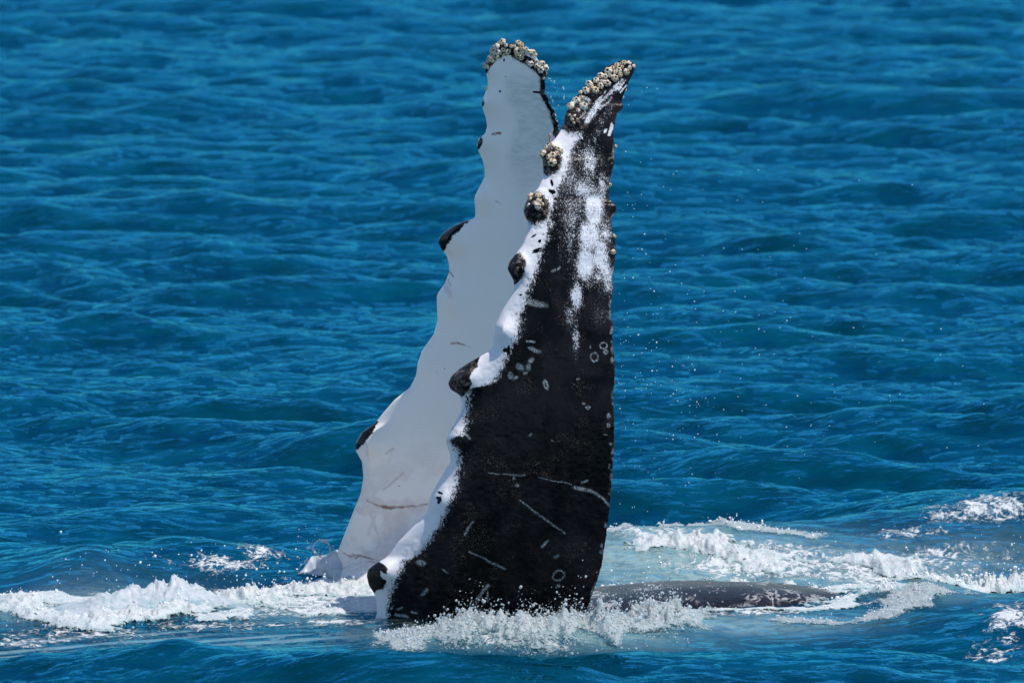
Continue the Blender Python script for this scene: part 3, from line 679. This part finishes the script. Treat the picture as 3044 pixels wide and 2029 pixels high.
for q in Z1([(2090,370,60),(2175,340,60),(2235,345,55),(2285,380,45),(2110,430,70),(2200,450,70),(2130,480,60),(1990,440,90),(2065,520,80),(1955,500,60),(1900,490,70),(1975,580,80),(1850,545,70),(1900,610,70),(1840,660,80),(1770,590,80),(1790,630,60),(1730,665,80),
             (1670,690,50),(2040,400,50),(2010,490,45),(1675,745,50),(1620,780,80),(1560,850,90),(1700,850,90),(1590,800,60),(1640,900,50),(1535,840,50),(1920,560,50),(2150,390,40),(2240,400,50),(2070,450,50),(2185,660,40),(2160,740,35),
             (1300,1310,80),(1330,1300,50),(1235,1410,90),(1340,1420,80),(1410,1350,70),(1440,1370,60),(1300,1440,60),(1340,1500,90),(1390,1400,50),(1600,960,35),(1570,1000,35),(1630,1000,30),(1540,950,35),(1590,1040,30),(1270,1340,50),(1380,1330,45)]) + \
         Z2([(1255,610,55),(1330,610,60),(1340,660,50),(1325,710,65),(1300,680,40),(1370,690,40),(1260,640,40),(1240,700,35),(2085,1010,40),(2075,1165,50),(2045,500,35),(2100,120,35)]):
    put_barnacle('near', *q)
for q in Z1([(760,100,75),(695,155,70),(700,210,70),(670,170,60),(640,200,60),(690,260,70),(650,240,60),(770,190,50),(825,210,60),(800,240,50),(860,150,40),(945,115,70),(975,135,60),(935,205,90),(945,255,70),(975,170,60),(1030,185,60),(1060,210,50),(980,285,50),
             (1100,230,90),(1130,250,60),(1085,350,70),(1150,370,50),(1220,350,65),(1205,420,75),(1260,405,75),(1190,390,50),(1050,330,40),(620,290,70),(600,310,60),(570,380,60),(590,390,50),(550,370,45),(640,310,50),(1255,470,50),(730,230,45),(1010,240,40),(580,640,40),(725,120,50),(800,140,45),(1150,320,40),(895,150,40),(1240,520,30),(490,1240,30),(470,1300,30)]):
    put_barnacle('far', *q)
# one stalked goose barnacle standing on the upper knob
def tube(pts, rad, seg_=8):
    pts = np.asarray(pts, float); V = []; n = len(pts)
    for i in range(n):
        d = pts[min(i + 1, n - 1)] - pts[max(i - 1, 0)]; d /= np.linalg.norm(d) + 1e-9
        a = np.cross(d, [0.1, 1, 0.05]); a /= np.linalg.norm(a); b = np.cross(d, a)
        for k in range(seg_):
            t = 2 * math.pi * k / seg_; V.append(pts[i] + rad[i] * (math.cos(t) * a + math.sin(t) * b))
    V.append(pts[0]); V.append(pts[-1]); q = grid_quads(n, seg_, wrap=True); j = np.arange(seg_); j2 = (j + 1) % seg_
    tr = np.vstack([np.stack([np.full(seg_, n * seg_), j, j2], -1), np.stack([np.full(seg_, n * seg_ + 1), (n - 1) * seg_ + j2, (n - 1) * seg_ + j], -1)])
    return np.array(V), q, tr
yb_ = surf('near', 1637, 425)[0][1]
pp = [at(1635, y_, yb_ - .02) for y_ in (432, 424, 415, 408, 404, 399, 396)]
V, q, tr = tube(pp, [.010, .008, .009, .007, .011, .008, .002]); gb = mesh_from('goose_barnacle', V, q, mat_plain('pink_stalk', (0.55, 0.27, 0.16, 1), .35), body, tris=tr)

# ------------------------------------------------------------------ foam, splashes, spray
ICO = None
def ico():
    global ICO
    if ICO is None:
        import bmesh
        bm = bmesh.new(); bmesh.ops.create_icosphere(bm, subdivisions=1, radius=1.0)
        ICO = (np.array([v.co[:] for v in bm.verts]), np.array([[v.index for v in f.verts] for f in bm.faces])); bm.free()
    return ICO
def drops(P, R, st=None):
    v, f = ico(); n = len(P); S = np.ones((n, 3)) if st is None else st
    V = (v[None] * R[:, None, None] * S[:, None, :] + P[:, None, :]).reshape(-1, 3)
    T = (f[None] + (np.arange(n) * len(v))[:, None, None]).reshape(-1, 3)
    return V, T
def stuff(o, label, cat):
    o['kind'] = 'stuff'; o['label'] = label; o['category'] = cat; return o

def foam_patch(name, label, pts, hv, seed, mat=M_FOAM, lump=1.0, fx=9.0, fy=5.0, step=(.011, .03), ndrop=0, dropmat=None, ys=5.0, peak=1.0, rough=.75, hs=1.0):
    ndrop = ndrop if dropmat else ndrop // 3
    """pts: px, py of the ground line and crest height in metres; hv: half width in photo px along y"""
    pts = np.array(pts, float)
    gx, gy = ground(pts[:, 0], pts[:, 1]); mar = .35
    wy = hv / 400.0 / .1
    xs = np.arange(gx.min() - mar, gx.max() + mar, step[0]); yy = np.arange(gy.min() - wy * 1.4, gy.max() + wy * 1.4, step[1])
    Y, X = np.meshgrid(yy, xs, indexing='ij')
    wpts = np.stack([gx, gy, pts[:, 2]], -1)
    d, e = polydist(X * (wy * 1.0) / .28, Y, np.stack([gx * wy / .28, gy, pts[:, 2]], -1))
    h = e[..., 0]
    n0 = fbm(X * fx * .45, Y * fy * .45, seed, 3); n1 = fbm(X * fx, Y * fy, seed + 5, 4, .55)
    M = np.clip(1.0 - d / wy, -1, 1) + ((n0 - .55) * 2.0 + (n1 - .5) * .9) * rough
    m = sstep(0.0, 1.1, M)
    n2 = fbm(X * 34, Y * 16, seed + 21, 3, .6)
    bil = 1 - np.abs(2 * n1 - 1) ** .8
    spike = np.clip((fbm(X * fx * 1.3, Y * fy * .9, seed + 9, 4, .6) - .52) / .3, 0, 1)
    H = h * hs * .55 * m * (0.30 + lump * (0.95 * (n1 - .3) + .35 * (bil - .5) + .75 * (n2 - .5)) + peak * .65 * spike * m)
    Z = sea_h(X, Y) + H - 0.02 * (1 - sstep(0, .35, M)) + .006
    idx = np.full(X.shape, -1); keep = M > 0.0
    q = grid_quads(*X.shape)[:, ::-1]; fm = keep.ravel()[q].any(1); q = q[fm]
    used = np.unique(q); remap = np.zeros(X.size, np.int64); remap[used] = np.arange(len(used))
    V = np.stack([X, Y, Z], -1).reshape(-1, 3)[used]; q = remap[q]
    at_ = sstep(0.0, 0.8, M).ravel()[used]
    mats = [mat]; tr = None; mi = np.zeros(len(q), int)
    if ndrop:
        cand = np.flatnonzero((m > .35).ravel()); pk = rng.choice(cand, ndrop)
        P = np.stack([X, Y, Z], -1).reshape(-1, 3)[pk]
        hh = h.ravel()[pk]; P = P + rng.normal(0, 1, (ndrop, 3)) * [.01, .03, 0]; P[:, 2] += np.abs(rng.exponential(.22, ndrop)) * hh * rng.choice([.3, 1.0], ndrop)
        R = np.clip(rng.lognormal(math.log(.0026), .7, ndrop), .0012, .012)
        dv, dt = drops(P, R, rng.uniform(.6, 1.7, (ndrop, 3))); tr = dt + len(V); V = np.vstack([V, dv]); at_ = np.append(at_, np.ones(len(dv)))
        mats.append(dropmat or M_SPRAY); mi = np.append(mi, np.full(len(dt), 1))
    o = mesh_from(name, V, q, mats=mats, attrs={'edge': at_}, tris=tr, matidx=mi)
    return stuff(o, label, 'foam' if 'foam' in name else 'splash')

foam_patch('foam_crest', 'long broken white foam crest running left of the white flipper base', [(-60, 1790, .05), (60, 1800, .06), (187, 1848, .06), (262, 1860, .07), (327, 1840, .08), (400, 1832, .09), (450, 1830, .08), (514, 1812, .08), (584, 1795, .08), (654, 1782, .09), (748, 1784, .12), (795, 1772, .13), (888, 1765, .09), (982, 1762, .10), (1100, 1765, .09)], 19, 101, ndrop=2200, peak=1.3, hs=1.5)
foam_patch('water_mound', 'smooth bluish white mound of water behind the left foam crest', [(240, 1822, .03), (290, 1818, .12), (360, 1812, .16), (430, 1802, .21), (500, 1795, .26), (560, 1792, .20), (640, 1790, .08), (720, 1788, .03)], 24, 202, mat=M_SHEET, lump=.35, fx=4, fy=2.5, peak=.15, rough=.2, hs=3.6)
foam_patch('surface_foam', 'patch of thin foam at the left edge of the picture', [(-60, 1775, .04), (40, 1782, .06), (120, 1788, .04), (260, 1795, .04)], 14, 303, peak=.8, ndrop=500)
foam_patch('clear_splash', 'clear frothy splash in front of the black flipper base', [(1180, 1905, .03), (1290, 1900, .08), (1360, 1898, .20), (1410, 1898, .30), (1470, 1902, .24), (1560, 1905, .25), (1640, 1902, .22), (1700, 1898, .30), (1780, 1892, .24), (1860, 1882, .22), (1930, 1868, .26), (2000, 1858, .22), (2060, 1852, .04)], 32, 404, mat=M_FROTH, fx=12, fy=5, ndrop=6000, dropmat=M_GLASS, peak=1.2, hs=1.15, rough=.6)
foam_patch('flipper_base_foam', 'white foam lapping round the base of the white flipper', [(800, 1768, .05), (860, 1762, .08), (940, 1758, .08), (1020, 1752, .10), (1085, 1750, .06)], 12, 777, ndrop=500, rough=.5, hs=1.4)
foam_patch('foam_apron', 'broad low foam spreading between the left crest and the black flipper', [(560, 1800, .03), (700, 1800, .05), (840, 1795, .06), (960, 1800, .06), (1090, 1800, .05)], 34, 666, ndrop=700, rough=1.6, fx=9)
foam_patch('foam_ridge', 'thick white foam ridge heaped behind the dark wet back', [(1760, 1762, .10), (1900, 1764, .11), (2060, 1766, .13), (2150, 1768, .15), (2190, 1768, .24), (2245, 1768, .25), (2290, 1770, .20), (2318, 1770, .15), (2336, 1770, .24), (2360, 1772, .14), (2420, 1778, .12), (2480, 1784, .06)], 10, 505, lump=.6, fx=6, fy=5, peak=.5, ndrop=900, rough=.35, hs=1.5)
foam_patch('foam_rim', 'curved rim of foam at the far edge of the pale pool', [(1775, 1652, .05), (1880, 1640, .07), (1960, 1632, .08), (2060, 1630, .08), (2160, 1634, .07), (2280, 1645, .05), (2380, 1655, .03)], 8, 606, ndrop=900, mat=M_FROTH, rough=1.3)
foam_patch('foam_lumps', 'low white foam lumps along the middle of the pale pool', [(1960, 1668, .05), (2070, 1668, .10), (2140, 1680, .10), (2200, 1690, .07), (2290, 1698, .06)], 8, 707, ndrop=300, peak=2.0, rough=1.5)
foam_patch('foam_streak', 'row of small foam peaks right of the foam ridge', [(2250, 1685, .04), (2400, 1692, .07), (2520, 1690, .08), (2620, 1700, .08), (2700, 1706, .05)], 9, 808, ndrop=300, peak=2.2, rough=1.5)
foam_patch('foam_tongue', 'narrow foam tongue reaching right of the dark back', [(2460, 1735, .03), (2560, 1730, .05), (2680, 1735, .05), (2800, 1732, .03)], 6, 909, ndrop=200, peak=1.0)
foam_patch('breaking_splash', 'bright white breaking splash at the right edge', [(2760, 1790, .06), (2850, 1780, .10), (2900, 1772, .16), (2950, 1768, .22), (3000, 1762, .26), (3060, 1758, .26), (3120, 1756, .22)], 18, 111, ndrop=2500, fx=11, peak=1.2, hs=1.3)
foam_patch('foam_line', 'thin foam line along the front of the dark wet back', [(2060, 1832, .02), (2180, 1828, .035), (2300, 1826, .04), (2420, 1828, .035), (2480, 1822, .03)], 5, 222, ndrop=150, peak=.8)
foam_patch('small_splash', 'small white splash at the right end of the dark back', [(2490, 1812, .05), (2530, 1806, .12), (2560, 1800, .15), (2600, 1800, .08), (2650, 1804, .04)], 9, 333, ndrop=500, peak=1.2)
foam_patch('clear_wavelet_splash', 'clear dark splash on the small wave right of centre', [(2340, 1852, .03), (2480, 1862, .05), (2600, 1858, .06), (2690, 1832, .05), (2720, 1812, .10), (2760, 1808, .06), (2800, 1812, .03)], 6, 444, mat=M_FROTH, ndrop=1200, dropmat=M_GLASS, peak=1.3)

# ------------- smooth water sheet climbing the base of the white flipper
def sheet_lump():
    nx, nz = 90, 60
    tops = np.array([(840, 1745), (860, 1735), (880, 1712), (905, 1690), (918, 1670), (930, 1652), (950, 1650), (975, 1648), (990, 1638), (1003, 1632), (1012, 1640), (1030, 1700), (1050, 1745)], float)
    xs = np.linspace(840, 1050, nx); V = []
    for i, x in enumerate(xs):
        t = np.interp(x, tops[:, 0], tops[:, 1])
        for k in range(nz):
            a = math.pi * k / (nz - 1)
            py = 1800 + (t - 1800) * math.sin(a) ** .8
            yo = 2.72 - .20 * math.cos(a) - .06 * math.sin(i * .12) + .05 * float(vnoise(x * .05, k * .12, 5))
            V.append(at(x + 6 * math.sin(k * .2), py, yo))
    o = mesh_from('flipper_base_splash', np.array(V), grid_quads(nx, nz), M_SHEET, attrs={'edge': np.ones(len(V))}); stuff(o, 'smooth sheet of splash water against the left side of the white flipper base', 'splash')
sheet_lump()
CV, CQ, CT = [], [], []; co_ = 0
for q_, (cpts, r0, r1) in enumerate([([(936, 1650), (929, 1632), (933, 1616), (944, 1606), (958, 1602), (971, 1606), (979, 1620), (982, 1640), (979, 1656)], .003, .009),
                     ([(908, 1630), (922, 1627), (934, 1634), (946, 1648), (958, 1656)], .002, .010), ([(948, 1600), (956, 1612), (962, 1606), (972, 1618)], .002, .008), ([(884, 1700), (893, 1680), (905, 1672), (918, 1655)], .003, .010)]):
    P = np.array([at(a, b, 2.6 + .03 * math.sin(i * 1.3 + q_)) for i, (a, b) in enumerate(cpts)]); m_ = len(P) * 6
    tt_ = np.linspace(0, len(P) - 1, m_); P2 = np.stack([np.interp(tt_, np.arange(len(P)), P[:, k]) for k in range(3)], -1) + rng.normal(0, .0012, (m_, 3))
    taper = np.sin(np.linspace(.12, math.pi - .12, m_)) ** .5
    V, q, tr = tube(P2, taper * (r0 + r1 * 2 * np.clip(np.array([float(fbm(np.array(i * .22 + q_ * 9), np.array(0.), 6, 3)) for i in range(m_)]) - .3, 0, 1)))
    CV.append(V); CQ.append(q + co_); CT.append(tr + co_); co_ += len(V)
n = 60; Pd = at(rng.normal(948, 34, n), rng.normal(1622, 26, n), np.full(n, 2.6)); dv, dt = drops(Pd, np.clip(rng.lognormal(math.log(.0035), .5, n), .002, .009)); CV.append(dv); CT.append(dt + co_)
CV = np.vstack(CV)
o = mesh_from('splash_curl', CV, np.vstack(CQ), M_SHEET, attrs={'edge': np.ones(len(CV))}, tris=np.vstack(CT)); stuff(o, 'small curled wisps of water thrown up beside the white flipper base', 'splash')

# ------------- flying droplets
def spray(name, label, px, py, Y, R, mat):
    P = at(px, py, Y); V, T = drops(P, R); stuff(mesh_from(name, V, None, mat, tris=T), label, 'water spray')
n = 300
px = 1835 + np.abs(rng.exponential(330, n)); py = rng.normal(1080, 330, n)
py = np.where(py > 1580, 1580 - rng.uniform(0, 500, n), py); py = np.clip(py, 260, 1600) ; py = np.clip(py, 250 + (px - 1835) * .12, 1600)
spray('fine_spray', 'fine white droplets falling through the air right of the black flipper', px, py, rng.uniform(-.3, 1.5, n), np.clip(rng.lognormal(math.log(.0030), .35, n), .0018, .007), M_SPRAY)
n = 90; st_ = [((1626, 232), (1650, 250)), ((1624, 272), (1644, 306)), ((1674, 255), (1672, 298)), ((1650, 350), (1656, 384)), ((1640, 330), (1650, 352))]
px = []; py = []
for i in range(n):
    (a0, b0), (a1, b1) = st_[i % 5]; k = rng.uniform(); px.append(a0 + (a1 - a0) * k + 4 * math.sin(k * 3) + rng.normal(0, 1.3)); py.append(b0 + (b1 - b0) * k + rng.normal(0, 1.3))
px = np.array(px); py = np.array(py); far_ = rng.uniform(size=n) < .2; px = px + far_ * rng.normal(10, 12, n); py = py + far_ * rng.normal(20, 30, n)
spray('tip_drips', 'water drips trailing off the right edge of the white flipper tip', px, py, rng.uniform(1.9, 2.2, n), np.clip(rng.lognormal(math.log(.0032), .4, n), .002, .007), M_GLASS)
n = 130; px = rng.uniform(150, 1000, n); py = rng.normal(1690, 45, n)
spray('left_spray', 'scattered droplets above the left foam crest', px, py, rng.uniform(.5, 2.2, n), np.clip(rng.lognormal(math.log(.004), .5, n), .002, .012), M_SPRAY)
n = 160; px = rng.uniform(1900, 3044, n); py = rng.normal(1700, 50, n)
spray('right_spray', 'scattered droplets above the foamy water right of the flippers', px, py, rng.uniform(1.0, 3, n), np.clip(rng.lognormal(math.log(.005), .45, n), .003, .012), M_SPRAY)
n = 130; px = rng.uniform(1760, 2500, n); yw = rng.uniform(.45, 1.25, n)  # tiny drops added to stand in for sun glints on the wet back
xw = at(px, 1790, yw)[:, 0]; zz = body_top(xw, yw) + .002
Pb = np.stack([xw, yw, zz], -1); V, T = drops(Pb, np.clip(rng.lognormal(math.log(.004), .5, n), .002, .010)); stuff(mesh_from('glint_beads', V, None, M_GLASS, tris=T), 'added beads standing in for sun glints on the dark wet back', 'glint drops')
n = 900; px = np.concatenate([rng.uniform(1130, 2050, n // 2), rng.uniform(0, 1100, n - n // 2)]); py = np.where(px > 1120, rng.normal(1900, 22, n), 1850 - px * .06 + rng.normal(0, 28, n))  # more drops added on the water so that it sparkles in the sun
gx, gy = ground(px, py); zz = np.maximum(sea_h(gx, gy), body_top(gx, gy)) + rng.exponential(.015, n)
V, T = drops(np.stack([gx, gy, zz], -1), np.clip(rng.lognormal(math.log(.0045), .5, n), .002, .012)); stuff(mesh_from('sparkle_droplets', V, None, M_GLASS, tris=T), 'droplets added as sun sparkle on the splash water and over the submerged throat', 'glint drops')
print('built; verts', sum(len(o.data.vertices) for o in SC.objects if o.type == 'MESH' and o.name != 'x'))
